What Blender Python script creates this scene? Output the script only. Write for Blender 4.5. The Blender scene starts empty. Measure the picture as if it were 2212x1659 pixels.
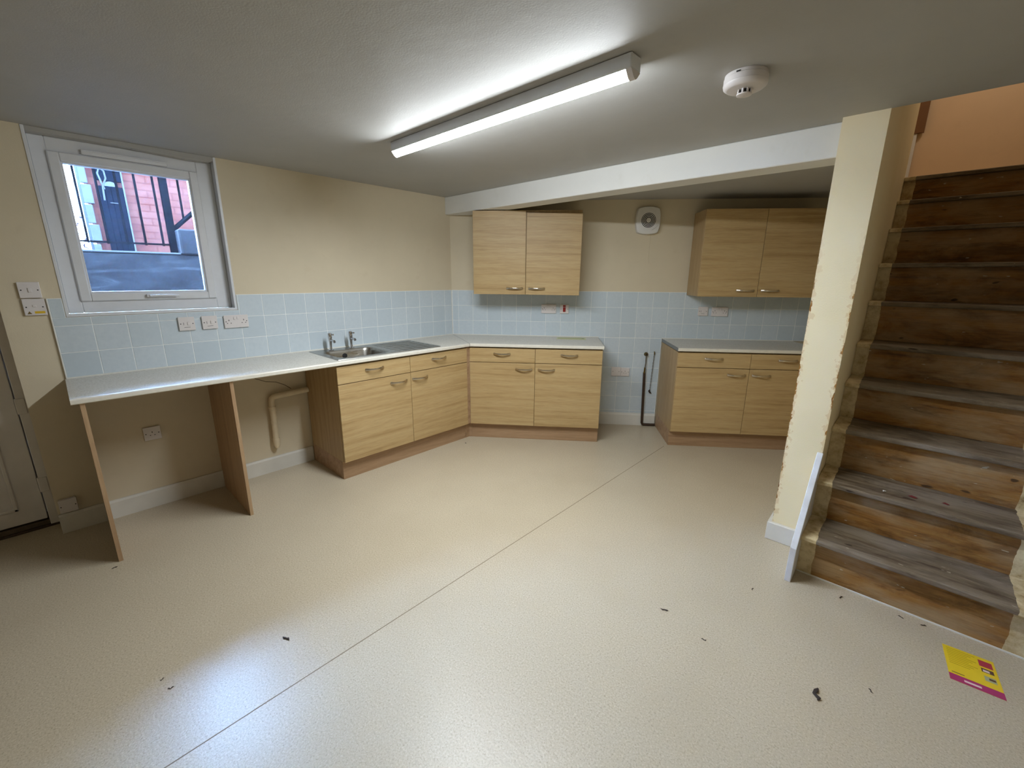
import bpy, bmesh, math, random
from mathutils import Matrix, Vector
random.seed(7)
scn = bpy.context.scene
col = scn.collection

# ------------------------------------------------------------------ camera
F_PX, PITCH, ROLL, YAW = 917.90, math.radians(14.131), math.radians(0.4115), math.radians(-43.0233)
CAM = Vector((3.4243, -2.7709, 1.4744))
fw = Vector((math.sin(YAW)*math.cos(PITCH), math.cos(YAW)*math.cos(PITCH), -math.sin(PITCH)))
rt = Vector((math.cos(YAW), -math.sin(YAW), 0)); up = rt.cross(fw)
r2 = rt*math.cos(ROLL) + up*math.sin(ROLL); u2 = up*math.cos(ROLL) - rt*math.sin(ROLL)
cd = bpy.data.cameras.new('camera'); cam = bpy.data.objects.new('camera', cd); col.objects.link(cam)
cd.sensor_fit = 'HORIZONTAL'; cd.sensor_width = 36.0; cd.lens = F_PX*36.0/2212.0; cd.clip_start = 0.02
cam.matrix_world = Matrix(((r2.x, u2.x, -fw.x, CAM.x), (r2.y, u2.y, -fw.y, CAM.y), (r2.z, u2.z, -fw.z, CAM.z), (0, 0, 0, 1)))
scn.camera = cam

# ------------------------------------------------------------------ world and exposure
w = bpy.data.worlds.new('overcast_sky'); scn.world = w; w.use_nodes = True
w.node_tree.nodes['Background'].inputs[0].default_value = (0.38, 0.62, 1.06, 1)
w.node_tree.nodes['Background'].inputs[1].default_value = 112.0
LAMP_STRENGTH = 90.0
TUBE_POWER = 22.0
scn.view_settings.view_transform = 'Standard'; scn.view_settings.look = 'None'
scn.view_settings.exposure = 0.10; scn.view_settings.gamma = 1.0
scn.view_settings.use_curve_mapping = False

# landing lamp upstairs, above the stairwell
ld = bpy.data.lights.new('landing_lamp', 'POINT'); ld.energy = 13; ld.color = (1.0, 0.90, 0.75); ld.shadow_soft_size = 0.12
lo = bpy.data.objects.new('landing_lamp', ld); lo.location = (3.75, 2.0, 4.0); col.objects.link(lo)

# ------------------------------------------------------------------ helpers
def C(r, g, b):
    f = lambda c: ((c/255)/12.92 if c/255 <= 0.04045 else ((c/255+0.055)/1.055)**2.4)
    return (f(r), f(g), f(b), 1.0)

class NT:
    def __init__(s, name):
        s.m = bpy.data.materials.new(name); s.m.use_nodes = True; s.t = s.m.node_tree
        s.b = s.t.nodes['Principled BSDF']; s.out = s.t.nodes['Material Output']
    def n(s, typ, **kw):
        d = s.t.nodes.new(typ)
        for k, v in kw.items():
            if k[0] == '_': setattr(d, k[1:], v)
            else:
                key = int(k[1:]) if k[0] == 'i' and k[1:].isdigit() else k.replace('__', ' ')
                d.inputs[key].default_value = v
        return d
    def l(s, a, b): s.t.links.new(a, b)
    def coords(s, scale=(1, 1, 1), rand=False, src='Object'):
        tc = s.n('ShaderNodeTexCoord'); mp = s.n('ShaderNodeMapping'); mp.inputs['Scale'].default_value = scale
        s.l(tc.outputs[src], mp.inputs['Vector'])
        if rand:
            oi = s.n('ShaderNodeObjectInfo'); mu = s.n('ShaderNodeMath', _operation='MULTIPLY'); mu.inputs[1].default_value = 37.0
            s.l(oi.outputs['Random'], mu.inputs[0]); cb = s.n('ShaderNodeCombineXYZ')
            for k in range(3): s.l(mu.outputs[0], cb.inputs[k])
            s.l(cb.outputs[0], mp.inputs['Location'])
        return mp.outputs['Vector']
    def noise(s, vec, scale, detail=3, rough=0.55, dist=0.0):
        d = s.n('ShaderNodeTexNoise'); d.inputs['Scale'].default_value = scale; d.inputs['Detail'].default_value = detail
        d.inputs['Roughness'].default_value = rough; d.inputs['Distortion'].default_value = dist
        if vec is not None: s.l(vec, d.inputs['Vector'])
        return d.outputs['Fac']
    def ramp(s, fac, stops):
        d = s.n('ShaderNodeValToRGB'); e = d.color_ramp.elements
        while len(e) > 1: e.remove(e[-1])
        e[0].position, e[0].color = stops[0]
        for p, c in stops[1:]:
            x = e.new(p); x.color = c
        s.l(fac, d.inputs['Fac']); return d.outputs['Color']
    def mix(s, fac, a, b, mode='MIX'):
        d = s.n('ShaderNodeMix', _data_type='RGBA', _blend_type=mode)
        for v, i in ((fac, 0), (a, 6), (b, 7)):
            if isinstance(v, (tuple, float, int)): d.inputs[i].default_value = v
            else: s.l(v, d.inputs[i])
        return d.outputs[2]
    def math(s, op, a, b=None, c=None):
        d = s.n('ShaderNodeMath', _operation=op)
        for i, v in enumerate((a, b, c)):
            if v is None: continue
            if isinstance(v, (float, int)): d.inputs[i].default_value = v
            else: s.l(v, d.inputs[i])
        return d.outputs[0]
    def bump(s, h, strength=0.2, dist=0.01):
        d = s.n('ShaderNodeBump'); d.inputs['Strength'].default_value = strength; d.inputs['Distance'].default_value = dist
        s.l(h, d.inputs['Height']); s.l(d.outputs[0], s.b.inputs['Normal'])
    def base(s, v):
        if isinstance(v, tuple): s.b.inputs['Base Color'].default_value = v
        else: s.l(v, s.b.inputs['Base Color'])
    def set(s, rough=0.5, metal=0.0, spec=0.5):
        s.b.inputs['Roughness'].default_value = rough; s.b.inputs['Metallic'].default_value = metal
        s.b.inputs['Specular IOR Level'].default_value = spec

def plain(name, c, rough=0.5, metal=0.0, var=0.05, scale=18, bump=0.0):
    t = NT(name); v = t.coords()
    f = t.noise(v, scale, 4)
    d = tuple(x*(1-var) for x in c[:3])+(1,); b = tuple(min(1, x*(1+var)) for x in c[:3])+(1,)
    t.base(t.ramp(f, [(0.3, d), (0.7, b)])); t.set(rough, metal)
    if bump: t.bump(f, bump, 0.004)
    return t.m

def mat_wall(name, c, dirt, bump=0.25):
    t = NT(name); v = t.coords()
    a = t.noise(v, 2.2, 5, 0.6); b = t.noise(v, 160, 2); e = t.noise(v, 9, 3)
    d = tuple(x*0.93 for x in c[:3])+(1,)
    base = t.ramp(a, [(0.3, d), (0.7, c)])
    m = t.ramp(e, [(0.62, (0, 0, 0, 1)), (0.80, (0.35, 0.35, 0.35, 1))])
    t.base(t.mix(m, base, dirt)); t.set(0.62, 0, 0.3)
    t.bump(t.math('ADD', t.math('MULTIPLY', b, 0.3), e), bump, 0.004)
    return t.m

def mat_oak(name, c1, c2, c3, axis=0, rough=0.42):
    t = NT(name)
    sc = [26.0, 26.0, 26.0]; sc[axis] = 1.1
    v = t.coords(tuple(sc), rand=True)
    sf = [90.0, 90.0, 90.0]; sf[axis] = 5.0
    v2 = t.coords(tuple(sf), rand=True)
    a = t.noise(v, 1.0, 4, 0.6, 0.4); b = t.noise(v2, 2.0, 2, 0.6)
    base = t.ramp(a, [(0.28, c3), (0.45, c1), (0.62, c2), (0.78, c1)])
    fine = t.ramp(b, [(0.36, (0.80, 0.78, 0.74, 1)), (0.55, (1, 1, 1, 1))])
    t.base(t.mix(0.55, base, fine, 'MULTIPLY')); t.set(rough, 0, 0.4)
    t.bump(b, 0.08, 0.002)
    return t.m

M = {}
M['cream'] = mat_wall('cream_emulsion', C(219, 206, 179), C(202, 186, 156))
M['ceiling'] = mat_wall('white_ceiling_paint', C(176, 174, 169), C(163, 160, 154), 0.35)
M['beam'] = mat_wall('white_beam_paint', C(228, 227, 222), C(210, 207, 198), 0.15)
M['peach'] = mat_wall('peach_landing_paint', C(231, 202, 170), C(214, 184, 150))
M['skirt'] = plain('white_skirting_gloss', C(218, 215, 206), 0.4, var=0.06, scale=7)
M['upvc'] = plain('white_upvc', C(222, 224, 228), 0.32, var=0.02)
M['upvc_dirty'] = plain('grubby_white_upvc', C(222, 216, 210), 0.45, var=0.07, scale=5)
M['plastic'] = plain('white_moulded_plastic', C(222, 216, 214), 0.35, var=0.02)
M['fanplastic'] = plain('aged_white_plastic', C(220, 218, 214), 0.4, var=0.03)
M['dark'] = plain('dark_slot', C(30, 28, 27), 0.6)
M['grout'] = plain('white_grout', C(236, 239, 239), 0.7)
M['seal'] = plain('white_sealant', C(226, 225, 218), 0.45)
M['chrome'] = plain('chrome', C(205, 205, 208), 0.12, 1.0, 0.02)
M['nickel'] = plain('brushed_nickel', C(206, 196, 180), 0.24, 1.0, 0.06, 60)
M['greytrim'] = plain('grey_metal_trim', C(150, 150, 148), 0.4, 0.8)
M['red'] = plain('red_rocker', C(150, 32, 24), 0.35)
M['yellow'] = plain('yellow_label', C(222, 182, 40), 0.5)
M['gaspipe'] = plain('tarnished_pipe', C(74, 58, 46), 0.5, 0.4, 0.2, 30)
M['brass'] = plain('tarnished_brass', C(110, 92, 48), 0.45, 0.8, 0.2, 60)
M['chain'] = plain('dull_steel_chain', C(120, 112, 100), 0.4, 0.9)
M['pvc'] = plain('painted_waste_pipe', C(226, 210, 178), 0.4, var=0.08, scale=14)
M['oak'] = mat_oak('light_oak_laminate', C(186, 157, 110), C(194, 167, 121), C(166, 136, 90))
M['oak_side'] = mat_oak('oak_laminate_side', C(174, 146, 104), C(182, 155, 113), C(158, 129, 89), axis=2)
M['plinth'] = mat_oak('plinth_laminate', C(166, 134, 102), C(178, 146, 114), C(146, 114, 86))
M['panel'] = mat_oak('end_panel_laminate', C(178, 146, 112), C(188, 158, 122), C(164, 132, 98), axis=2)
M['crumb'] = plain('dark_leaf_crumb', C(44, 32, 26), 0.7, var=0.3, scale=80)
M['petal'] = plain('dried_red_petal', C(112, 34, 34), 0.6, var=0.2, scale=60)
M['chip'] = plain('white_paint_chip', C(225, 222, 212), 0.6)

# tiles
t = NT('pale_blue_glazed_tile'); v = t.coords(rand=True)
oi = t.n('ShaderNodeObjectInfo'); f = t.noise(v, 45, 4)
base = t.ramp(oi.outputs['Random'], [(0.0, C(196, 208, 216)), (0.5, C(202, 213, 220)), (1.0, C(206, 216, 223))])
t.base(t.mix(t.ramp(f, [(0.35, (0.0, 0, 0, 1)), (0.7, (0.45, 0.45, 0.45, 1))]), base, C(190, 203, 212))); t.set(0.3, 0, 0.45)
t.bump(t.noise(v, 12, 2), 0.06, 0.004); M['tile'] = t.m

# worktop: pale speckled laminate
t = NT('pale_speckled_worktop'); v = t.coords()
f = t.noise(v, 130, 3, 0.7); g = t.noise(v, 4, 3)
a = t.ramp(f, [(0.36, C(188, 182, 168)), (0.5, C(214, 210, 200)), (0.66, C(224, 221, 213))])
t.base(t.mix(t.ramp(g, [(0.4, (0, 0, 0, 1)), (0.8, (0.25, 0.25, 0.25, 1))]), a, C(196, 190, 176))); t.set(0.36, 0, 0.5); M['worktop'] = t.m
M['wt_edge'] = plain('white_postformed_edge', C(226, 221, 208), 0.4, var=0.04, scale=40)

# floor: beige flecked safety vinyl
t = NT('beige_flecked_vinyl'); v = t.coords()
f = t.noise(v, 150, 3, 0.75); g = t.noise(v, 1.6, 5, 0.6); h = t.noise(v, 55, 2); k = t.noise(v, 260, 1)
a = t.ramp(f, [(0.30, C(150, 136, 112)), (0.43, C(186, 173, 149)), (0.58, C(196, 183, 159)), (0.72, C(216, 205, 184))])
a = t.mix(t.ramp(k, [(0.66, (0, 0, 0, 1)), (0.74, (0.6, 0.6, 0.6, 1))]), a, C(226, 217, 200))
a = t.mix(t.ramp(g, [(0.45, (0, 0, 0, 1)), (0.75, (0.3, 0.3, 0.3, 1))]), a, C(168, 153, 127))
t.base(a); t.set(0.34, 0, 0.5)
rr = t.n('ShaderNodeMapRange'); rr.inputs[3].default_value = 0.285; rr.inputs[4].default_value = 0.38; rr.inputs[1].default_value = 0.3; rr.inputs[2].default_value = 0.7; t.l(g, rr.inputs[0]); t.l(rr.outputs[0], t.b.inputs['Roughness'])
t.bump(t.math('ADD', h, t.math('MULTIPLY', f, 0.5)), 0.18, 0.003); M['floor'] = t.m
M['seam'] = plain('grey_brown_weld', C(128, 112, 90), 0.75)

# stainless
t = NT('stainless_steel'); v = t.coords((400, 8, 8)); f = t.noise(v, 1.0, 2)
t.base(C(172, 168, 160)); t.set(0.3, 1.0)
t.l(t.ramp(f, [(0.3, (0.24, 0.24, 0.24, 1)), (0.7, (0.36, 0.36, 0.36, 1))]), t.b.inputs['Roughness']); M['steel'] = t.m

# worn stair timber with painted margins at either side of the old carpet line (object space x is metres from the kitchen wall side)
def mat_stair(name, c1, c2, c3, worn, wornamt):
    t = NT(name)
    v = t.coords((2.0, 26, 26), rand=True); vw = t.coords((1, 1, 1)); vr = t.coords((3.2, 8, 8), rand=True)
    a = t.noise(v, 1.0, 5, 0.65, 0.6); b = t.noise(vr, 1.0, 5, 0.62); fine = t.noise(t.coords((8, 160, 160), rand=True), 1.0, 2)
    base = t.ramp(a, [(0.30, c3), (0.48, c1), (0.66, c2)])
    base = t.mix(t.ramp(b, [(0.42, (0, 0, 0, 1)), (0.62, (wornamt, wornamt, wornamt, 1))]), base, worn)
    base = t.mix(0.5, base, t.ramp(fine, [(0.35, (0.7, 0.68, 0.66, 1)), (0.6, (1, 1, 1, 1))]), 'MULTIPLY')
    mo = t.noise(t.coords((3.0, 9, 9), rand=True), 1.0, 6, 0.7, 0.8)
    base = t.mix(0.8, base, t.ramp(mo, [(0.36, (0.42, 0.38, 0.34, 1)), (0.52, (1, 1, 1, 1)), (0.66, (1.0, 1.0, 1.0, 1)), (0.74, (1.0, 0.98, 0.95, 1))]), 'MULTIPLY')
    sp = t.noise(t.coords((14, 40, 40), rand=True), 1.3, 2)
    base = t.mix(t.ramp(sp, [(0.735, (0, 0, 0, 1)), (0.75, (0.8, 0.8, 0.8, 1))]), base, C(196, 186, 166))
    kn = t.noise(t.coords((9, 22, 22), rand=True), 1.0, 1)
    base = t.mix(t.ramp(kn, [(0.25, (0.8, 0.8, 0.8, 1)), (0.28, (0, 0, 0, 1))]), base, C(40, 26, 16))
    sx = t.n('ShaderNodeSeparateXYZ'); t.l(vw, sx.inputs[0])
    wob = t.math('MULTIPLY_ADD', t.noise(vr, 2.0, 3), 0.018, -0.009)
    xx = t.math('ADD', sx.outputs[0], wob)
    m1 = t.math('LESS_THAN', xx, 0.066); m2 = t.math('GREATER_THAN', xx, 0.725)
    mm = t.math('MAXIMUM', m1, m2)
    pn = t.noise(t.coords((14, 14, 14), rand=True), 1.0, 5, 0.7)
    paint = t.ramp(pn, [(0.30, C(132, 108, 68)), (0.40, C(190, 167, 124)), (0.60, C(222, 205, 166))])
    t.base(t.mix(mm, base, paint)); t.set(0.6, 0, 0.3); t.bump(t.math('ADD', a, fine), 0.25, 0.004)
    return t.m
M['riser'] = mat_stair('worn_brown_riser', C(150, 106, 52), C(166, 122, 64), C(100, 66, 30), C(172, 144, 106), 0.85)
M['tread'] = mat_stair('worn_grey_tread', C(122, 108, 88), C(140, 126, 106), C(92, 72, 50), C(150, 139, 124), 0.7)
M['string'] = plain('painted_stair_string', C(214, 214, 214), 0.45, var=0.1, scale=14)

# partition paint: cream with rust coloured chips along its two front corners (object space = metres)
t = NT('chipped_cream_paint'); v = t.coords(); sx = t.n('ShaderNodeSeparateXYZ'); t.l(v, sx.inputs[0])
n1 = t.noise(t.coords((60, 60, 16)), 1.0, 4, 0.65); n2 = t.noise(v, 1.7, 3); n3 = t.noise(v, 150, 2); n4 = t.noise(v, 26, 4)
fy = t.math('ABSOLUTE', t.math('ADD', sx.outputs[1], 0.12))
def edge(x0):
    return t.math('MAXIMUM', t.math('ABSOLUTE', t.math('SUBTRACT', sx.outputs[0], x0)), fy)
ed = t.math('MINIMUM', edge(3.03), edge(3.20))
wd = t.math('MULTIPLY', t.math('SUBTRACT', n1, 0.505), 0.06)
low = t.n('ShaderNodeMapRange'); low.inputs[1].default_value = 1.75; low.inputs[2].default_value = 1.35; t.l(sx.outputs[2], low.inputs[0])
chip = t.math('MULTIPLY', t.math('LESS_THAN', ed, wd), low.outputs[0])
soft = t.math('MULTIPLY', t.math('LESS_THAN', ed, t.math('MULTIPLY', t.math('SUBTRACT', n4, 0.40), 0.10)), t.math('MULTIPLY', low.outputs[0], 0.35))
base = t.ramp(n2, [(0.3, C(238, 222, 182)), (0.7, C(244, 229, 194))])
base = t.mix(soft, base, C(206, 168, 104)); base = t.mix(chip, base, t.ramp(n4, [(0.3, C(112, 70, 28)), (0.7, C(178, 128, 62))]))
t.base(base); t.set(0.55, 0, 0.3); t.bump(t.math('ADD', n3, n4), 0.2, 0.003); M['pillar'] = t.m

# glass with a film of grime
t = NT('window_glass'); tr = t.n('ShaderNodeBsdfTransparent'); gl = t.n('ShaderNodeBsdfGlossy'); df = t.n('ShaderNodeBsdfTranslucent')
tr.inputs[0].default_value = (0.93, 0.95, 0.97, 1); gl.inputs['Roughness'].default_value = 0.02; df.inputs[0].default_value = C(190, 200, 225)
fr = t.n('ShaderNodeFresnel'); fr.inputs[0].default_value = 1.45
m1 = t.n('ShaderNodeMixShader'); m2 = t.n('ShaderNodeMixShader'); t.l(fr.outputs[0], m1.inputs[0]); t.l(tr.outputs[0], m1.inputs[1]); t.l(gl.outputs[0], m1.inputs[2])
gr = t.noise(t.coords((1, 6, 12)), 1.0, 4, 0.6); gm = t.n('ShaderNodeMapRange'); gm.inputs[3].default_value = 0.001; gm.inputs[4].default_value = 0.006; t.l(gr, gm.inputs[0])
t.l(gm.outputs[0], m2.inputs[0]); t.l(m1.outputs[0], m2.inputs[1]); t.l(df.outputs[0], m2.inputs[2]); t.l(m2.outputs[0], t.out.inputs[0]); M['glass'] = t.m

# lamp diffuser: gives off light
t = NT('lit_diffuser'); t.base(C(245, 245, 245)); t.b.inputs['Emission Color'].default_value = (0.93, 1.0, 1.06, 1); t.b.inputs['Emission Strength'].default_value = LAMP_STRENGTH; M['lit'] = t.m

# outside materials
t = NT('salmon_painted_brick'); v = t.coords((1, 1, 1)); sx = t.n('ShaderNodeSeparateXYZ'); t.l(v, sx.inputs[0]); cb = t.n('ShaderNodeCombineXYZ')
t.l(sx.outputs[1], cb.inputs[0]); t.l(sx.outputs[2], cb.inputs[1])
br = t.n('ShaderNodeTexBrick'); t.l(cb.outputs[0], br.inputs['Vector']); br.inputs['Scale'].default_value = 1.0
br.inputs['Brick Width'].default_value = 0.225; br.inputs['Row Height'].default_value = 0.075; br.inputs['Mortar Size'].default_value = 0.006
br.inputs['Color1'].default_value = C(54, 29, 24); br.inputs['Color2'].default_value = C(60, 36, 31); br.inputs['Mortar'].default_value = C(46, 22, 18)
t.base(t.mix(0.25, br.outputs['Color'], t.ramp(t.noise(v, 7, 5), [(0.3, C(40, 17, 15)), (0.7, C(68, 48, 44))]))); t.set(0.9, 0, 0.0); M['brick'] = t.m
t = NT('dark_stained_render'); v = t.coords((1, 2.2, 9)); a = t.noise(v, 1.2, 6, 0.65, 1.2); b_ = t.noise(t.coords((1, 3, 4)), 1.5, 4, 0.6, 0.5)
t.base(t.mix(t.ramp(b_, [(0.45, (0, 0, 0, 1)), (0.7, (0.6, 0.6, 0.6, 1))]), t.ramp(a, [(0.32, C(2, 2, 3)), (0.47, C(8, 9, 11)), (0.58, C(15, 17, 20)), (0.68, C(33, 35, 39))]), C(20, 22, 26))); t.set(0.85); t.b.inputs['Specular IOR Level'].default_value = 0.1; M['render'] = t.m
M['coping'] = plain('pale_coping', C(46, 48, 52), 0.7)
M['iron'] = plain('black_iron', C(4, 4, 5), 0.8, 0.0)
M['navy'] = plain('navy_boards', C(4, 6, 10), 0.8, var=0.2, scale=9)
M['white_out'] = plain('white_masonry', C(44, 46, 49), 0.7, var=0.12, scale=12)
M['purple'] = plain('mauve_planting', C(52, 46, 68), 0.8, var=0.4, scale=14)
M['paving'] = plain('grey_paving', C(50, 52, 54), 0.8, var=0.2)

for k_ in ('coping', 'iron', 'navy', 'white_out', 'purple', 'paving'): M[k_].node_tree.nodes['Principled BSDF'].inputs['Specular IOR Level'].default_value = 0.0

class MB:
    """collects shapes and links them as ONE mesh object"""
    def __init__(s): s.bm = bmesh.new()
    def box(s, x0, x1, y0, y1, z0, z1, bev=0.0, seg=1):
        vs = [s.bm.verts.new((x, y, z)) for x in (x0, x1) for y in (y0, y1) for z in (z0, z1)]
        fs = [s.bm.faces.new([vs[i] for i in q]) for q in ((0, 1, 3, 2), (4, 6, 7, 5), (0, 4, 5, 1), (2, 3, 7, 6), (0, 2, 6, 4), (1, 5, 7, 3))]
        if bev:
            es = list({e for f in fs for e in f.edges})
            bmesh.ops.bevel(s.bm, geom=es, offset=bev, segments=seg, affect='EDGES', profile=0.5)
        return s
    def prism(s, poly, z0, z1, axis='z', bev=0.0):
        """poly in the two remaining axes, extruded along axis"""
        def P(a, b, h): return {'z': (a, b, h), 'x': (h, a, b), 'y': (a, h, b)}[axis]
        lo = [s.bm.verts.new(P(a, b, z0)) for a, b in poly]; hi = [s.bm.verts.new(P(a, b, z1)) for a, b in poly]
        n = len(poly); fs = [s.bm.faces.new(lo[::-1]), s.bm.faces.new(hi)]
        for i in range(n): fs.append(s.bm.faces.new((lo[i], lo[(i+1) % n], hi[(i+1) % n], hi[i])))
        if bev:
            es = list({e for f in fs for e in f.edges})
            bmesh.ops.bevel(s.bm, geom=es, offset=bev, segments=1, affect='EDGES')
        return s
    def loops(s, rings, cap0=True, cap1=True, closed=True):
        R = [[s.bm.verts.new(p) for p in r] for r in rings]
        n = len(R[0])
        for a, b in zip(R[:-1], R[1:]):
            for i in range(n if closed else n-1):
                s.bm.faces.new((a[i], a[(i+1) % n], b[(i+1) % n], b[i]))
        if cap0: s.bm.faces.new(R[0][::-1])
        if cap1: s.bm.faces.new(R[-1])
        return s
    def lathe(s, prof, c=(0, 0, 0), axis='z', n=24, cap0=True, cap1=True):
        rings = []
        for r, h in prof:
            ring = []
            for i in range(n):
                a = 2*math.pi*i/n; p = (r*math.cos(a), r*math.sin(a))
                q = {'z': (p[0], p[1], h), 'x': (h, p[0], p[1]), 'y': (p[0], h, p[1])}[axis]
                ring.append((q[0]+c[0], q[1]+c[1], q[2]+c[2]))
            rings.append(ring)
        return s.loops(rings, cap0, cap1)
    def tube(s, pts, r, n=10, rads=None, flat=None):
        """sweep of a circle (or flat ellipse) along pts"""
        pts = [Vector(p) for p in pts]; rings = []; prev = None
        for i, p in enumerate(pts):
            d = (pts[min(i+1, len(pts)-1)]-pts[max(i-1, 0)]).normalized()
            if prev is None:
                ref = Vector((0, 0, 1)) if abs(d.z) < 0.9 else Vector((1, 0, 0))
                a = (ref - d*ref.dot(d)).normalized()
            else: a = (prev - d*prev.dot(d)).normalized()
            prev = a; b = d.cross(a); rr = rads[i] if rads else r
            ra, rb = (rr*flat[0], rr*flat[1]) if flat else (rr, rr)
            rings.append([tuple(p+a*ra*math.cos(2*math.pi*k/n)+b*rb*math.sin(2*math.pi*k/n)) for k in range(n)])
        return s.loops(rings)
    def mesh(s, name):
        bmesh.ops.recalc_face_normals(s.bm, faces=s.bm.faces)
        me = bpy.data.meshes.new(name); s.bm.to_mesh(me); s.bm.free(); return me
    def build(s, name, mat, parent=None, loc=(0, 0, 0), smooth=False, rz=0.0):
        return link(name, s.mesh(name), mat, parent, loc, smooth, rz)

def link(name, me, mat, parent=None, loc=(0, 0, 0), smooth=False, rz=0.0):
    if not me.materials: me.materials.append(mat)
    if smooth:
        for p in me.polygons: p.use_smooth = True
        if hasattr(me, 'set_sharp_from_angle'): me.set_sharp_from_angle(angle=math.radians(40))
    o = bpy.data.objects.new(name, me); col.objects.link(o); o.location = loc; o.rotation_euler = (0, 0, rz)
    if parent is not None: o.parent = parent
    return o
def tag(o, label, cat, group=None):
    o['label'] = label; o['category'] = cat
    if group: o['group'] = group
    return o
def struct(o, label=None):
    o['kind'] = 'structure'
    if label: o['label'] = label
    return o
def empty(name, loc=(0, 0, 0), rz=0.0):
    o = bpy.data.objects.new(name, None); col.objects.link(o); o.location = loc; o.rotation_euler = (0, 0, rz); o.empty_display_size = 0.1
    return o

# the two kitchen walls meet at the world origin: local x runs along the wall, local -y into the room
ALPHA = math.radians(37.394)
RL, RB = math.pi/2, ALPHA
def W(rz, s, n, z): return (math.cos(rz)*s - math.sin(rz)*n, math.sin(rz)*s + math.cos(rz)*n, z)
CEIL = 2.2

# ================================================================== STRUCTURE
# floor
o = MB().box(-0.16, 4.5, -4.9, -0.36, -0.12, 0.0).box(-0.16, 4.02, -0.36, 2.45, -0.12, 0.0).build('floor', M['floor']); struct(o, 'beige flecked vinyl floor with a welded seam')
s1 = MB().box(1.978, 1.9815, -4.85, 0.80, -0.002, 0.0006).build('weld_seam', M['seam'], o)
# ceiling (main room)
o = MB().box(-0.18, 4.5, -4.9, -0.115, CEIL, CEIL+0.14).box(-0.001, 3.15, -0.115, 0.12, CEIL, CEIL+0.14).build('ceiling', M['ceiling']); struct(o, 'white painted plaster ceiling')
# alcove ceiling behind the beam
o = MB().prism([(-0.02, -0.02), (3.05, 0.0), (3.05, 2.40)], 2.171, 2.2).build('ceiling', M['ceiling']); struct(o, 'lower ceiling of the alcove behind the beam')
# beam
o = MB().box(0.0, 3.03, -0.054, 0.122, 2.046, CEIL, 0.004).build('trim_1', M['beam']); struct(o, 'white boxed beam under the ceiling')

# left wall with door opening and window opening
DY0, DY1, DZ = -3.85, -2.955, 2.05
WY0, WY1, WZ0, WZ1 = -2.715, -1.905, 1.252, 2.1995
b = MB()
T = -0.18
b.box(T, 0, -4.9, DY0, 0, CEIL); b.box(T, 0, DY0, DY1, DZ, CEIL); b.box(T, 0, DY1, WY0, 0, CEIL)
b.box(T, 0, WY0, WY1, 0, WZ0); b.box(T, 0, WY1, 0.25, 0, CEIL)
wall_left = struct(b.build('wall_left', M['cream']), 'cream painted wall with window')
# back wall, angled away from the corner
wall_back = struct(MB().box(0.0, 3.9, 0.0, 0.2, 0, CEIL).build('wall_back', M['cream'], rz=RB), 'cream painted back wall of the alcove')
# remaining walls of the room and the stairwell
struct(MB().box(4.02, 4.2, -0.36, 3.0, 0, 4.5).box(4.2, 4.65, -0.36, -0.20, 0, CEIL).box(4.5, 4.65, -4.9, -0.36, 0, CEIL).build('wall_right', M['cream']), 'cream wall beside the stairs')
struct(MB().box(-0.3, 4.65, -5.05, -4.9, 0, CEIL).build('wall_front', M['cream']), 'cream wall opposite the kitchen')
b = MB().box(3.03, 3.20, -0.12, 2.42, 0, 2.2).box(3.03, 3.20, -0.12, 1.76, 2.2, 4.5)
partition = struct(b.build('wall_stair', M['pillar']), 'cream painted partition between kitchen and stairs with chipped corners')
struct(MB().box(3.2, 4.02, 2.30, 2.45, 0, 2.2).build('wall_stair_rear', M['cream']), 'wall closing the space under the stairs')
b = MB().box(3.2, 4.02, -0.235, -0.115, CEIL+0.14, 4.5)
struct(b.build('wall_stairwell_front', M['cream']), 'wall above the stairwell opening')
struct(MB().box(2.5, 4.2, 2.95, 3.05, 2.2, 4.5).build('wall_landing', M['peach']), 'peach painted wall of the upper landing')
struct(MB().box(2.4, 2.5, 1.66, 3.05, 2.2, 4.5).build('wall_landing_side', M['peach']), 'peach side wall of the upper landing')
struct(MB().box(2.5, 3.03, 1.66, 1.76, 2.2, 4.5).build('wall_landing_return', M['peach']), 'peach return wall of the upper landing')
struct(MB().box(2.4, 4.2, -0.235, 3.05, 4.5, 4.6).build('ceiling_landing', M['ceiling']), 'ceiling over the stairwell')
struct(MB().box(2.5, 4.02, 1.78, 2.95, 2.203, 2.213).build('floor_landing', M['tread']), 'landing floor at the head of the stairs')
# landing door, just visible past the partition
d = empty('door_2', (2.78, 2.93, 2.213)); struct(d, 'white door on the upper landing')
MB().box(0, 0.385, -0.02, 0.0, 0.0, 0.56, 0.003).build('leaf', M['upvc'], d)
MB().box(-0.06, 0.0, -0.03, 0.0, 0.0, 2.02).box(0.385, 0.43, -0.03, 0, 0.56, 2.02).box(0.0, 0.385, -0.03, 0, 0.56, 2.02).build('casing', plain('brown_casing', C(120, 84, 52), 0.5), d)

# skirtings
b = MB().prism([(0.0005, 0), (0.018, 0), (0.018, 0.104), (0.012, 0.117), (0.0005, 0.117)], -2.955, -1.506, axis='y')
struct(b.build('baseboard_left', M['skirt']), 'white painted skirting under the worktop')
b = MB().prism([(-0.0005, 0), (-0.0005, 0.125), (-0.011, 0.125), (-0.020, 0.105), (-0.020, 0)], 1.474, 2.088, axis='x')
struct(b.build('baseboard_back', M['skirt'], rz=RB), 'white skirting between the base cabinets')
b = MB().box(3.010, 3.177, -0.145, -0.1205, 0, 0.108, 0.003).box(3.010, 3.0295, -0.1205, 1.1, 0, 0.108)
struct(b.build('baseboard_pillar', M['skirt']), 'white skirting round the foot of the partition')
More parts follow.
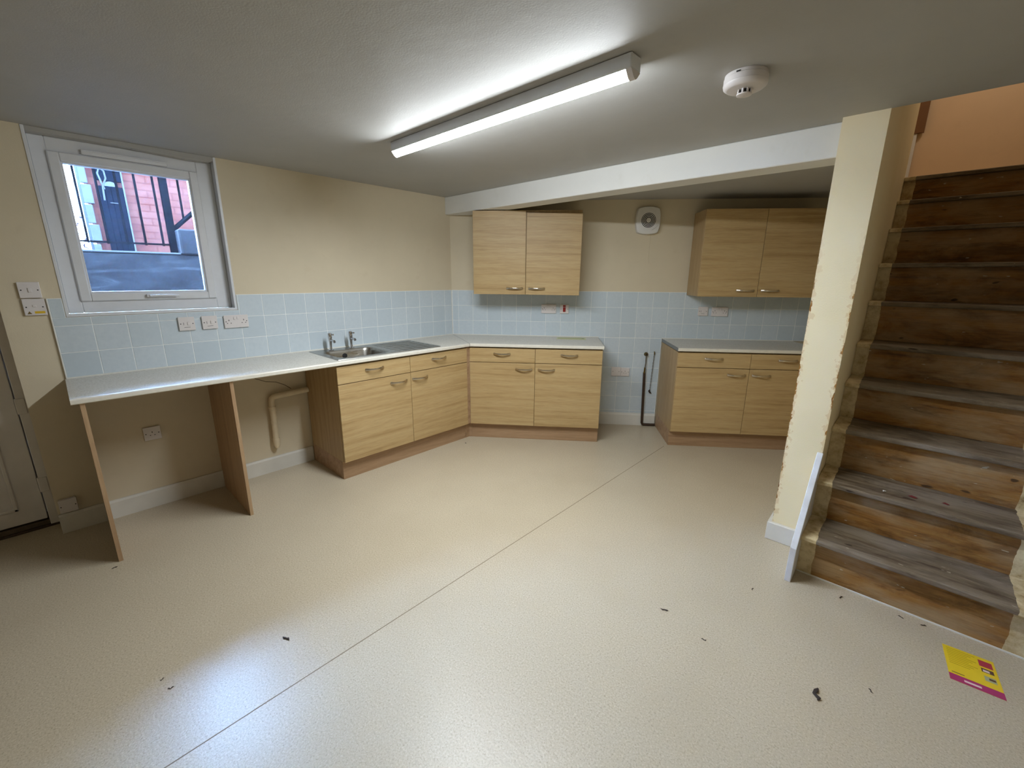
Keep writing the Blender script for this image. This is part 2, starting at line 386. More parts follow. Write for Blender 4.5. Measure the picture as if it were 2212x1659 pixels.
# sealant line at the foot of the stairs
struct(MB().box(3.206, 4.0, -0.352, -0.3465, 0.0, 0.006).build('trim_2', M['seal']), 'thin white sealant line along the bottom stair')

# ---------------------------------------------------------------- wall tiles
def tile_mesh(w_, h_):
    return MB().box(0.0019, w_-0.0019, -0.0075, -0.0005, 0.0019, h_-0.0019, 0.0012).mesh('tile')
tile_cache = {}
def put_tile(parent, rz, s0, s1, z0, z1, pieces=None):
    par_rz = rz if parent is wall_left else 0.0
    if pieces:
        b = MB()
        for (a0, a1, c0, c1) in pieces: b.box(a0-s0+0.0019, a1-s0-0.0019, -0.0075, -0.0005, c0-z0+0.0019, c1-z0-0.0019, 0.0010)
        me = b.mesh('tile')
    else:
        k = (round(s1-s0, 4), round(z1-z0, 4))
        if k not in tile_cache: tile_cache[k] = tile_mesh(*k)
        me = tile_cache[k]
    if parent is wall_left: link('tile', me, M['tile'], parent, W(RL, s0, 0, z0), rz=RL)
    else: link('tile', me, M['tile'], parent, (s0, 0, z0))
P = 0.1490
rows = [(1.343-P, 1.343), (1.343-2*P, 1.343-P), (0.9005, 1.343-2*P)]
xs = [0.0-0.008] + [-0.096-P*k for k in range(18)] + [-2.781]
for a, c in zip(xs[:-1], xs[1:]):
    s0, s1_ = c, a
    for i, (z0, z1) in enumerate(rows):
        pcs = None
        if i == 0 and s1_ > WY0-0.012 and s0 < WY1+0.012:
            pcs = [(s0, s1_, z0, WZ0-0.012)]
            if s0 < WY0-0.012-0.008: pcs.append((s0, WY0-0.012, WZ0-0.0145, z1))
            if s1_ > WY1+0.012+0.008: pcs.append((WY1+0.012, s1_, WZ0-0.0145, z1))
        put_tile(wall_left, RL, s0, s1_, z0, z1, pcs)
PB = 0.1468
ss = [0.009] + [0.068+PB*k for k in range(25)]
for s0, s1_ in zip(ss[:-1], ss[1:]):
    if s0 > 3.62: break
    for (z0, z1) in rows: put_tile(wall_back, RB, s0, s1_, z0, z1)
    if s1_ > 1.474 and s0 < 2.09:
        a0, a1 = max(s0, 1.474), min(s1_, 2.09)
        for k in range(6):
            z1 = 0.8985-P*k; z0 = max(z1-P, 0.127)
            if z1-z0 > 0.01 and a1-a0 > 0.006: put_tile(wall_back, RB, a0, a1, z0, z1)
# grout beds behind the tiles
b = MB().box(0.0002, 0.0062, -2.784, -0.003, 0.9003, WZ0-0.012).box(0.0002, 0.0062, -2.784, WY0-0.012, WZ0-0.012, 1.3445).box(0.0002, 0.0062, WY1+0.012, -0.003, WZ0-0.012, 1.3445)
b.build('grout', M['grout'], wall_left)
MB().box(0.004, 3.66, -0.0062, -0.0002, 0.9003, 1.3445).box(1.474, 2.09, -0.0062, -0.0002, 0.126, 0.9003).build('grout', M['grout'], wall_back)
# sealant beads where tile meets worktop
MB().box(0.0075, 0.0125, -2.784, -0.008, 0.9002, 0.9075).box(0.0075, 0.0115, -2.7855, -2.7815, 0.9, 1.3445).box(0.0075, 0.0115, -0.012, -0.0065, 0.9, 1.3445).build('sealant_bead', M['seal'], wall_left)
MB().box(0.01, 1.474, -0.0125, -0.0075, 0.9002, 0.9075).box(2.088, 3.62, -0.0125, -0.0075, 0.9002, 0.9075).box(2.0845, 2.0885, -0.0115, -0.0075, 0.126, 0.9).build('sealant_bead', M['seal'], wall_back)

# ---------------------------------------------------------------- window
win = empty('window_1', (0, (WY0+WY1)/2, WZ0)); struct(win, 'white framed window with single opening sash')
YC = (WY0+WY1)/2
def wpart(name, boxes, mat, bev=0.003, parent=None):
    b = MB()
    for (x0, x1, y0, y1, z0, z1) in boxes: b.box(x0, x1, y0-YC, y1-YC, z0-WZ0, z1-WZ0, bev)
    return b.build(name, mat, parent or win)
def ring(x0, x1, y0, y1, z0, z1, t_):
    return [(x0, x1, y0, y0+t_, z0, z1), (x0, x1, y1-t_, y1, z0, z1), (x0, x1, y0+t_-0.001, y1-t_+0.001, z0, z0+t_), (x0, x1, y0+t_-0.001, y1-t_+0.001, z1-t_, z1)]
wpart('lining', [(-0.18, 0.004, WY0-0.010, WY0+0.004, WZ0-0.010, 2.1985), (-0.18, 0.004, WY1-0.004, WY1+0.010, WZ0-0.010, 2.1985), (-0.062, 0.006, WY0-0.010, WY1+0.010, WZ0-0.010, WZ0+0.004)], M['upvc'], 0.0015)
fr_ = wpart('frame', [(-0.13, -0.062, WY0+0.004, -2.648, WZ0+0.004, 2.176), (-0.13, -0.062, -1.994, WY1-0.004, WZ0+0.004, 2.176), (-0.13, -0.062, -2.649, -1.993, WZ0+0.004, 1.326), (-0.13, -0.062, -2.649, -1.993, 2.102, 2.176)], M['upvc'], 0.004)
wpart('head_soffit', [(-0.18, -0.001, WY0+0.004, WY1-0.004, 2.176, 2.199)], M['ceiling'], 0.0)
sash = wpart('sash', ring(-0.118, -0.048, -2.651, -1.992, 1.322, 2.106, 0.046), M['upvc'], 0.005)
wpart('glazing_bead', ring(-0.100, -0.056, -2.607, -2.036, 1.366, 2.062, 0.010), M['upvc'], 0.003, sash)
wpart('pane', [(-0.088, -0.082, -2.600, -2.043, 1.373, 2.055)], M['glass'], 0, sash)
b = MB().box(-0.046, -0.030, -0.075, -0.010, -0.010, 0.010, 0.003).tube([(-0.026, -0.06, 0.0), (-0.022, -0.02, 0.002), (-0.022, 0.03, 0.002), (-0.024, 0.085, 0.0)], 0.008, 8, flat=(0.7, 0.6))
b.build('handle', M['upvc'], sash, (0, -2.285-YC, 1.347-WZ0), True)
b = MB().box(-0.064, -0.046, -2.516-YC, -2.140-YC, 2.110-WZ0, 2.130-WZ0, 0.003).box(-0.062, -0.040, -2.516-YC, -2.140-YC, 2.128-WZ0, 2.134-WZ0, 0.001)
b.build('trickle_vent', M['upvc'], win)
# broken plaster flap and filler along the head of the window
b = MB().prism([(-2.30, 2.174), (-2.16, 2.168), (-2.04, 2.163), (-1.93, 2.166), (-1.915, 2.176), (-2.30, 2.176)], -0.055, -0.004, axis='x')
b.build('plaster_patch', M['ceiling'], win, (0, -YC, -WZ0))

# ---------------------------------------------------------------- outer door at the far left
dr = empty('door_1', (-0.15, -3.0, 0)); struct(dr, 'grubby white panelled outer door in a deep reveal')
MB().box(-0.06, 0.0, 0.0, 0.045, 0.0, 2.05, 0.003).box(-0.075, -0.057, -0.03, 0.045, 0.0, 2.05).box(-0.06, 0.0, -0.85, -0.80, 0.0, 2.05, 0.003).box(-0.06, 0.0, -0.80, 0.0, 2.0, 2.05).build('frame', M['upvc_dirty'], dr)
lf = MB().box(-0.055, -0.012, -0.795, -0.006, 0.052, 1.995, 0.003).build('leaf', M['upvc_dirty'], dr)
for (z0, z1) in ((0.14, 0.92), (1.08, 1.90)):
    b = MB()
    for (a0, a1, c0, c1) in ((-0.70, -0.105, z0, z0+0.018), (-0.70, -0.105, z1-0.018, z1), (-0.70, -0.682, z0, z1), (-0.123, -0.105, z0, z1)):
        b.box(-0.013, -0.003, a0, a1, c0, c1, 0.004)
    b.build('panel_moulding', M['upvc_dirty'], lf)
for z in (0.27, 0.75, 1.75):
    MB().box(-0.012, 0.006, -0.006, 0.034, z-0.045, z+0.045, 0.003).build('hinge', M['upvc_dirty'], dr)
b = MB().box(-0.010, 0.0, -0.74, -0.70, 0.95, 1.13, 0.003).tube([(0.0, -0.72, 1.04), (0.035, -0.72, 1.04), (0.040, -0.66, 1.04), (0.040, -0.60, 1.04)], 0.009, 8)
b.build('door_handle', M['greytrim'], lf, smooth=True)
MB().box(-0.07, -0.012, -0.85, 0.045, 0.0, 0.040, 0.004).box(-0.075, -0.0555, -0.85, 0.045, 0.0, 0.075).build('threshold', plain('weathered_threshold', C(92, 76, 58), 0.7, var=0.35, scale=22), dr)
MB().box(-0.012, 0.004, -0.85, 0.045, 0.0, 0.014, 0.002).build('sill_strip', M['gaspipe'], dr)

# ================================================================== THINGS
# ---------------------------------------------------------------- cupboard handle (bow), shared mesh
def handle_mesh():
    pts, rads = [], []
    n = 14
    for i in range(n+1):
        u = -1+2*i/n
        pts.append((0.070*u, -(0.004+0.027*(1-abs(u)**2.2)), 0.0)); rads.append(0.0072+0.0040*abs(u)**3)
    b = MB().tube(pts, 0.006, 8, rads, (1.0, 0.62))
    for s in (-1, 1): b.box(s*0.068-0.008, s*0.068+0.008, -0.008, 0.0, -0.011, 0.011, 0.003)
    me = b.mesh('handle')
    return me
HM = handle_mesh()
def put_handle(parent, x, y, z): return link('handle', HM, M['nickel'], parent, (x, y, z), True)

DOORCACHE = {}
def slab(name, parent, x0, x1, y0, y1, z0, z1, mat, tilt=0.0):
    k = (round(x1-x0, 4), round(y1-y0, 4), round(z1-z0, 4), mat)
    if k not in DOORCACHE: DOORCACHE[k] = MB().box(0, x1-x0, 0, y1-y0, 0, z1-z0, 0.0012).mesh(name)
    o = link(name, DOORCACHE[k], M[mat], parent, (x0, y0, z0)); o.rotation_euler[1] = tilt
    return o

def base_cabinet(rz, s0, s1, label, fronts, mid, hd, hdoor, side_left=True, extra=None):
    """local x: 0..w along the wall, y: 0 (wall) .. -0.58 (door face)"""
    w_ = s1-s0; D = 0.58
    root = empty('base_cabinet', W(rz, s0, 0, 0), rz); tag(root, label, 'cabinet', 'base cabinets')
    t_ = 0.018
    b = MB().box(0, t_, -D+0.021, -0.022, 0.142, 0.862, 0.001).box(w_-t_, w_, -D+0.021, -0.022, 0.142, 0.862, 0.001)
    b.box(t_, w_-t_, -D+0.021, -0.022, 0.142, 0.160).box(t_, w_-t_, -0.030, -0.022, 0.16, 0.862).box(mid-s0-0.009, mid-s0+0.009, -D+0.021, -D+0.10, 0.16, 0.74)
    b.box(t_, w_-t_, -D+0.021, -D+0.039, 0.705, 0.74).box(t_, w_-t_, -D+0.021, -D+0.039, 0.838, 0.862)
    b.build('carcass', M['oak_side'], root)
    MB().box(0.001, w_-0.001, -D+0.045, -D+0.063, 0, 0.1415, 0.001).box(0.001, 0.019, -D+0.0635, -0.022, 0, 0.1415, 0.001).box(w_-0.019, w_-0.001, -D+0.0635, -0.022, 0, 0.1415, 0.001).build('plinth', M['plinth'], root)
    for i, (a, c) in enumerate(((s0, mid), (mid, s1))):
        g = 0.0016
        dw = slab('drawer_front', root, a-s0+g, c-s0-g, -D, -D+0.019, 0.7345, 0.859, 'oak')
        put_handle(dw, (hd[i]-a-g), 0.0, 0.811-0.7345)
        dd = slab('door', root, a-s0+g, c-s0-g, -D, -D+0.019, 0.1465, 0.7295, 'oak')
        put_handle(dd, (hdoor[i]-a-g), 0.0, 0.676-0.1465)
    return root

bc1 = base_cabinet(RL, -1.503, -0.314, 'light oak base cabinet under the stainless steel sink', None, -0.908, (-1.216, -0.624), (-1.019, -0.821))
bc2 = base_cabinet(RB, 0.288, 1.464, 'light oak base cabinet in the corner, under the extractor-side wall cupboard and paper sheet', None, 0.877, (0.581, 1.175), (0.777, 0.978))
bc3 = base_cabinet(RB, 2.096, 3.290, 'light oak base cabinet standing alone right of the gas pipe', None, 2.694, (2.392, 2.988), (2.591, 2.793))
bc2['label'] = 'light oak base cabinet in the angled corner beside the sink cabinet'
bc3['label'] = 'light oak base cabinet beyond the gas pipe gap, next to the partition'
# corner filler post and plinth infill belong to the corner cabinet
b = MB().prism([(-0.0240, -0.5965), (-0.0057, -0.572), (-0.0005, -0.572), (-0.0005, -0.552), (-0.020, -0.552), (-0.040, -0.581)], 0.146, 0.862)
cf = empty('corner_filler', W(RB, 0.288, 0, 0), RB); tag(cf, 'narrow wood filler strip where the two base cabinet runs meet', 'filler')
b.build('corner_post', M['plinth'], cf)
b = MB().prism([(-0.0535, -0.5745), (-0.024, -0.535), (0.0005, -0.535), (0.0005, -0.517), (-0.032, -0.517), (-0.068, -0.560)], 0.0, 0.141)
b.build('plinth_infill', M['plinth'], cf)

# ---------------------------------------------------------------- support panels under the open worktop
for y, lab in ((-2.761, 'thin wood laminate support panel at the door end of the worktop'), (-2.140, 'thin wood laminate support panel between the under-worktop socket and waste pipe')):
    b = MB().prism([(0.0205, 0), (0.584, 0), (0.584, 0.871), (0.008, 0.871), (0.008, 0.120), (0.0205, 0.120)], 0.0, 0.018, axis='y')
    tag(b.build('support_panel', M['panel'], loc=(0, y, 0)), lab, 'panel', 'worktop support panels')

# ---------------------------------------------------------------- worktops
ZT0, ZT1 = 0.872, 0.900
FX = 0.598
# left run in world coordinates: mitre line runs from the corner to (FX, -mit')
# interior angle between runs = 90+ALPHA ; half of it measured from the left wall
half = (math.pi/2+ALPHA)/2
ym = -FX/math.tan(half)
HX0, HX1, HY0, HY1 = 0.150, 0.508, -1.425, -1.010     # cut-out for the sink bowl
wt = empty('worktop', (0, -2.79, ZT0)); tag(wt, 'long white speckled worktop running along the window wall with the sink', 'worktop')
def wl(b, poly): return b.prism([(x, y+2.79) for x, y in poly], 0, ZT1-ZT0)
B0 = 0.009
b = MB()
E = FX-0.012
wl(b, [(B0, -2.79), (E, -2.79), (E, HY0), (B0, HY0)])
wl(b, [(B0, HY0), (HX0, HY0), (HX0, HY1), (B0, HY1)]); wl(b, [(HX1, HY0), (E, HY0), (E, HY1), (HX1, HY1)])
k = 1/math.tan(half)
wl(b, [(B0, HY1), (E, HY1), (E, -E*k-0.0015), (B0, -B0*k-0.0015)])
b.build('top', M['worktop'], wt)
b = MB().prism([(E, 0.0), (FX-0.003, 0.0), (FX, 0.004), (FX, ZT1-ZT0-0.007), (FX-0.004, ZT1-ZT0-0.002), (E, ZT1-ZT0)], 0.0, 2.79-FX*k-0.0015, axis='y')
b.build('front_edge', M['wt_edge'], wt)
MB().prism([(B0+0.0, -B0*k-0.0013), (B0, -B0*k+0.0013), (FX, -FX*k+0.0013), (FX, -FX*k-0.0013)], 0.0, ZT1-ZT0+0.0012).build('mitre_joint_strip', M['greytrim'], wt, (0, 2.79, 0))
# corner run (local frame of the back wall)
def back_top(s0, s1, label, mitre, endcap):
    root = empty('worktop', W(RB, s0, 0, ZT0), RB); tag(root, label, 'worktop')
    d = 0.590; e = d-0.012
    q = (lambda n: n*k) if mitre else (lambda n: 0.0)
    a = (lambda n: max(q(n)+0.0015, 0.0)) if mitre else (lambda n: 0.0)
    MB().prism([(a(B0), -B0), (a(e), -e), (s1-s0, -e), (s1-s0, -B0)], 0, ZT1-ZT0).build('top', M['worktop'], root)
    b = MB().prism([(-e, 0.0), (-d+0.003, 0.0), (-d, 0.004), (-d, ZT1-ZT0-0.007), (-d+0.004, ZT1-ZT0-0.002), (-e, ZT1-ZT0)], a(d), s1-s0, axis='x')
    b.build('front_edge', M['wt_edge'], root)
    if endcap:
        x = s1-s0 if endcap > 0 else 0.0
        MB().box(min(x, x+0.002*endcap), max(x, x+0.002*endcap), -d, -B0, 0, ZT1-ZT0+0.0008).build('end_strip', M['greytrim'], root)
    return root
back_top(0.0, 1.472, 'short speckled worktop in the angled corner with a paper sheet on it', True, 1)
back_top(2.090, 3.300, 'speckled worktop on the lone base cabinet beyond the gas pipe', False, -1)

# ---------------------------------------------------------------- wall cupboards
def wall_cupboard(s0, s1, mid, hs, label, tilt2=0.0, z1=2.042):
    root = empty('wall_cupboard', W(RB, s0, 0, 1.320), RB); tag(root, label, 'cupboard', 'wall cupboards')
    w_ = s1-s0; h = z1-1.320; D = 0.33
    MB().box(0, w_, -D+0.021, -0.009, 0.001, h, 0.0015).build('carcass', M['oak_side'], root)
    g = 0.0016
    for i, (a, c) in enumerate(((s0, mid), (mid, s1))):
        top = h-0.003-(0.022 if (i == 1 and tilt2) else 0.0)
        dd = slab('door', root, a-s0+g, c-s0-g, -D, -D+0.019, 0.0, top, 'oak', tilt2 if i == 1 else 0.0)
        put_handle(dd, hs[i]-a-g, 0.0, 0.054)
    return root
wall_cupboard(0.286, 1.251, 0.7645, (0.665, 0.866), 'light oak wall cupboard in the corner under the beam, one door sagging', 0.006)
wall_cupboard(2.279, 3.280, 2.774, (2.671, 2.874), 'light oak wall cupboard between the extractor fan and the partition')

# ---------------------------------------------------------------- sink (object in the left wall frame)
sk = empty('sink', (0, -1.474, 0.9)); tag(sk, 'stainless steel inset sink with drainer let into the worktop', 'sink')
def rrect(x0, x1, y0, y1, r, z, n=6):
    out = []
    for (cx, cy, a0) in ((x1-r, y1-r, 0), (x0+r, y1-r, 90), (x0+r, y0+r, 180), (x1-r, y0+r, 270)):
        for i in range(n+1):
            a = math.radians(a0+90*i/n); out.append((cx+r*math.cos(a), cy+r*math.sin(a), z))
    return out
SX0, SX1, SY0, SY1 = 0.058, 0.548, 0.0, 0.902
bx0, bx1, by0, by1 = 0.158, 0.500, 0.058, 0.455
b = MB().loops([rrect(SX0, SX1, SY0, SY1, 0.012, 0.0002), rrect(SX0+0.002, SX1-0.002, SY0+0.002, SY1-0.002, 0.012, 0.0040), rrect(SX0+0.012, SX1-0.012, SY0+0.012, SY1-0.012, 0.012, 0.0030),
                rrect(bx0-0.006, bx1+0.006, by0-0.006, by1+0.006, 0.07, 0.0030), rrect(bx0, bx1, by0, by1, 0.065, -0.004),
                rrect(bx0+0.006, bx1-0.006, by0+0.006, by1-0.006, 0.06, -0.020), rrect(bx0+0.018, bx1-0.018, by0+0.018, by1-0.018, 0.055, -0.125),
                rrect(bx0+0.05, bx1-0.05, by0+0.05, by1-0.05, 0.05, -0.145)], cap0=False, cap1=True)
b.build('bowl_and_deck', M['steel'], sk, smooth=True)
for i in range(6):
    y0_ = 0.50; x_ = 0.13+0.07*i
    MB().tube([(x_, 0.50, 0.0034), (x_, 0.60, 0.0044), (x_, 0.84, 0.0044), (x_, 0.875, 0.0034)], 0.003, 6, flat=(0.5, 1.3)).build('drainer_ridge', M['steel'], sk, smooth=True)
MB().lathe([(0.021, 0.0), (0.021, 0.004), (0.015, 0.005)], (0.1640, 0.235, -0.045), 'x', 18).build('overflow', M['dark'], sk, smooth=True)
MB().lathe([(0.04, -0.1445), (0.04, -0.142), (0.012, -0.1435)], (0.33, 0.26, 0), 'z', 20).build('waste', M['greytrim'], sk, smooth=True)
def tap(y, label):
    r = empty('tap', (0.108, y, 0.9032)); tag(r, label, 'tap', 'sink taps')
    MB().lathe([(0.021, 0), (0.021, 0.004), (0.011, 0.010), (0.0095, 0.03), (0.0105, 0.055), (0.0135, 0.075), (0.014, 0.088)], n=18).build('pillar', M['chrome'], r, smooth=True)
    MB().lathe([(0.014, 0.0885), (0.015, 0.096), (0.0155, 0.125), (0.0145, 0.134), (0.008, 0.137)], n=18).build('headwork', M['chrome'], r, smooth=True)
    MB().tube([(0.0, 0.0, 0.077), (0.030, 0.004, 0.078), (0.052, 0.007, 0.074), (0.058, 0.008, 0.066)], 0.008, 10, [0.009, 0.0085, 0.0115, 0.010]).build('spout', M['chrome'], r, smooth=True)
    MB().tube([(0.010, 0.001, 0.122), (0.030, 0.004, 0.124), (0.046, 0.006, 0.126), (0.050, 0.0065, 0.126)], 0.004, 8, [0.0035, 0.0035, 0.0065, 0.004]).build('lever', M['chrome'], r, smooth=True)
tap(-1.318, 'chrome pillar tap on the sink nearer the double socket')
tap(-1.148, 'chrome pillar tap on the sink nearer the drainer')

# ---------------------------------------------------------------- electrical plates
def plate(name, rz, s, z, w_, h_, label, kind, n0=-0.0078, group='electrical plates', cat='socket'):
    r = empty(name, W(rz, s, n0, z), rz); tag(r, label, cat, group)
    MB().box(-w_/2+0.002, w_/2-0.002, -0.006, 0.0, -h_/2+0.002, h_/2-0.002).box(-w_/2, w_/2, -0.0125, -0.0055, -h_/2, h_/2, 0.002, 2).build('faceplate', M['plastic'], r)
    y0, y1 = -0.0130, -0.0122
    hb = MB(); sw = None
    def pins(cx):
        hb.box(cx-0.002, cx+0.002, y0, y1, 0.004, 0.013); hb.box(cx-0.014, cx-0.008, y0, y1, -0.013, -0.009); hb.box(cx+0.008, cx+0.014, y0, y1, -0.013, -0.009)
    def screw(cx): hb.lathe([(0.0032, y0), (0.0032, y1)], (cx, 0, 0.0), 'y', 8)
    if kind == 'double':
        pins(-0.044); pins(0.044); screw(-0.062); screw(0.062)
        for cx in (-0.010, 0.010): MB().box(cx-0.006, cx+0.006, -0.0165, -0.0122, 0.012, 0.032, 0.0015).build('rocker', M['plastic'], r)
    elif kind == 'single': pins(0.0); screw(-0.032); screw(0.032)
    elif kind == 'fused':
        screw(-0.032); screw(0.032); hb.box(-0.018, -0.016, y0, y1, -0.008, 0.008); hb.box(-0.016, 0.016, y0, y1, -0.024, -0.022)
        MB().box(0.003, 0.020, -0.0160, -0.0122, -0.010, 0.012, 0.0015).build('rocker', M['plastic'], r)
    elif kind == 'switch':
        screw(-0.030); screw(0.030); MB().box(-0.006, 0.008, -0.0165, -0.0122, -0.011, 0.011, 0.0015).build('rocker', M['plastic'], r)
    elif kind == 'label':
        screw(-0.030); screw(0.030); MB().box(-0.007, 0.007, -0.0150, -0.0122, 0.0, 0.012, 0.0015).build('rocker', M['plastic'], r)
        MB().box(-0.004, 0.034, -0.0131, -0.0122, -0.034, -0.022).build('warning_label', M['yellow'], r)
        b = MB().prism([(-0.032, -0.036), (-0.014, -0.036), (-0.023, -0.021)], -0.0131, -0.0122, axis='y'); b.build('warning_triangle', plain('brown_triangle', C(120, 100, 60), 0.5), r)
    elif kind == 'cooker':
        screw(-0.032); screw(0.032); MB().box(-0.013, 0.013, -0.0185, -0.0122, -0.026, 0.018, 0.002).build('rocker', M['red'], r)
        MB().box(-0.013, 0.013, -0.0150, -0.0122, 0.021, 0.038, 0.002).build('neon', plain('dim_red_neon', C(170, 70, 60), 0.3), r)
    elif kind == 'blank': screw(-0.03); screw(0.03)
    if hb.bm.verts: hb.build('pin_holes', M['dark'], r)['kind'] = 'stuff'
    else: hb.bm.free()
    return r
plate('fused_switch', RL, -2.195, 1.168, 0.086, 0.086, 'white fused switch plate below the window, farther from the double socket', 'fused', cat='switch')
plate('fused_switch', RL, -2.070, 1.168, 0.086, 0.086, 'white fused switch plate right beside the double socket by the window', 'fused', cat='switch')
plate('double_socket', RL, -1.916, 1.165, 0.146, 0.086, 'white double socket below the corner of the window', 'double')
plate('single_socket', RL, -2.472, 0.492, 0.086, 0.086, 'white single socket on the bare wall under the worktop', 'single', n0=-0.0005)
plate('wall_switch', RL, -2.836, 1.390, 0.080, 0.082, 'white switch plate above the yellow-labelled plate by the door', 'switch', n0=-0.0005, cat='switch')
plate('isolator_switch', RL, -2.833, 1.302, 0.082, 0.086, 'white isolator plate with yellow warning label beside the door', 'label', n0=-0.0005, cat='switch')
bx = plate('surface_socket_box', RL, -2.905, 0.168, 0.075, 0.080, 'white surface-mounted box just above the skirting beside the door', 'blank', n0=-0.019, cat='socket')
MB().box(-0.036, 0.036, -0.001, 0.0185, -0.038, 0.038, 0.002).build('back_box', M['plastic'], bx)
plate('double_socket', RB, 0.976, 1.172, 0.146, 0.086, 'white double socket beside the red cooker switch', 'double')
plate('cooker_switch', RB, 1.129, 1.172, 0.086, 0.086, 'white cooker switch plate with red rocker', 'cooker', cat='switch')
plate('cooker_outlet', RB, 1.667, 0.560, 0.092, 0.092, 'white blank cooker outlet plate low in the gap between base cabinets', 'blank', cat='socket')
plate('single_socket', RB, 1.757, 0.557, 0.086, 0.086, 'white single socket beside the blank plate in the cooker gap', 'single')
plate('fused_switch', RB, 2.443, 1.170, 0.090, 0.086, 'white fused switch plate under the wall cupboard beyond the fan', 'fused', cat='switch')
plate('double_socket', RB, 2.597, 1.167, 0.150, 0.086, 'white double socket under the wall cupboard beyond the fan', 'double')

# ---------------------------------------------------------------- extractor fan
fan = empty('extractor_fan', W(RB, 1.862, -0.001, 1.985), RB); tag(fan, 'white wall extractor fan with round grille between the cupboards', 'fan')
def squircle(w_, h_, bulge, y, n=10):
    out = []
    cs = [(w_, h_), (-w_, h_), (-w_, -h_), (w_, -h_)]
    for i in range(4):
        (x0, z0), (x1, z1) = cs[i], cs[(i+1) % 4]
        for j in range(n):
            u = j/n; bl = bulge*(1-(2*u-1)**2)
            x, z = x0+(x1-x0)*u, z0+(z1-z0)*u
            L = math.hypot(w_, h_)
            if i % 2 == 0: z += bl*(1 if i == 0 else -1)
            else: x += bl*(-1 if i == 1 else 1)
            c = 0.95 + 0.05*min(1, (4*u*(1-u))**0.5)
            out.append((x*c, y, z*c))
    return out
b = MB().loops([squircle(0.098, 0.108, 0.012, 0.0), squircle(0.100, 0.110, 0.012, -0.03), squircle(0.094, 0.104, 0.012, -0.048), squircle(0.07, 0.08, 0.01, -0.056)])
b.build('cover', M['fanplastic'], fan, smooth=True)
MB().lathe([(0.064, -0.0558), (0.064, -0.058)], (0, 0, 0), 'y', 32).build('grille_recess', M['dark'], fan)
for r_ in (0.056, 0.044, 0.032):
    MB().lathe([(r_+0.0022, -0.0575), (r_+0.0022, -0.061), (r_-0.0022, -0.061), (r_-0.0022, -0.0575)], (0, 0, 0), 'y', 32, False, False).build('grille_ring', M['fanplastic'], fan)
MB().lathe([(0.022, -0.0575), (0.022, -0.062), (0.014, -0.064), (0.006, -0.0645)], (0, 0, 0), 'y', 24).build('grille_hub', M['fanplastic'], fan, smooth=True)
MB().tube([(0.035, -0.059, -0.085), (0.06, -0.060, -0.070), (0.088, -0.0535, -0.045)], 0.0022, 6).build('cover_ridge', M['fanplastic'], fan, smooth=True)
# painted-over cord below the fan
b = MB().tube([(1.900, -0.002, 1.876), (1.901, -0.002, 1.76), (1.899, -0.002, 1.66), (1.905, -0.002, 1.60)], 0.0018, 6)
tag(b.build('painted_cord', M['cream'], rz=RB, smooth=True), 'thin cream painted-over cord on the wall below the fan', 'cord')

# ---------------------------------------------------------------- gas pipe and stay chain in the cooker gap
gp = empty('gas_pipe', W(RB, 1.95, -0.032, 0), RB); tag(gp, 'tarnished gas pipe rising from the floor in the cooker gap', 'pipe')
MB().tube([(0.140, 0, 0.016), (0.03, 0, 0.016), (0.016, 0, 0.020), (0.010, 0, 0.034), (0.002, 0, 0.30), (-0.006, 0, 0.555)], 0.0125, 10).build('rising_pipe', M['gaspipe'], gp, smooth=True)
MB().tube([(-0.006, 0, 0.555), (-0.0055, 0, 0.57), (-0.004, 0, 0.61)], 0.009, 10, [0.0125, 0.008, 0.008]).build('coupling', M['brass'], gp, smooth=True)
MB().tube([(-0.004, 0, 0.608), (0.0, 0, 0.66), (0.0, 0.006, 0.735)], 0.005, 8).build('thin_pipe', M['chain'], gp, smooth=True)
MB().lathe([(0.020, 0.023), (0.020, 0.012), (0.012, 0.0), (0.012, -0.012)], (0, 0, 0.742), 'y', 14).build('bayonet_fitting', M['brass'], gp, smooth=True)
MB().lathe([(0.008, -0.0125), (0.008, -0.013)], (0, 0, 0.742), 'y', 10).build('fitting_bore', M['dark'], gp)
ch = empty('stay_chain', W(RB, 2.028, -0.018, 0.755), RB); tag(ch, 'thin hanging cooker stay chain beside the gas pipe', 'chain')
MB().tube([(0, 0.010, 0.012), (0, -0.004, 0.010), (0, -0.008, -0.004), (0, -0.004, -0.012)], 0.005, 8).build('wall_hook', M['brass'], ch, smooth=True)
for i in range(22):
    z = -0.018-i*0.0163; x = -0.0006*i
    pts = []
    for j in range(9):
        a = 2*math.pi*j/8; u_, v_ = 0.0045*math.cos(a), 0.0105*math.sin(a)
        pts.append((x+u_, 0, z+v_) if i % 2 else (x, u_, z+v_))
    MB().tube(pts, 0.0016, 5).build('chain_link', M['chain'], ch, smooth=True)
MB().tube([(-0.013, 0, -0.372), (-0.020, -0.002, -0.386), (-0.012, -0.002, -0.400), (0.004, 0, -0.412)], 0.007, 7, [0.004, 0.010, 0.009, 0.003]).build('end_hook', M['crumb'], ch, smooth=True)

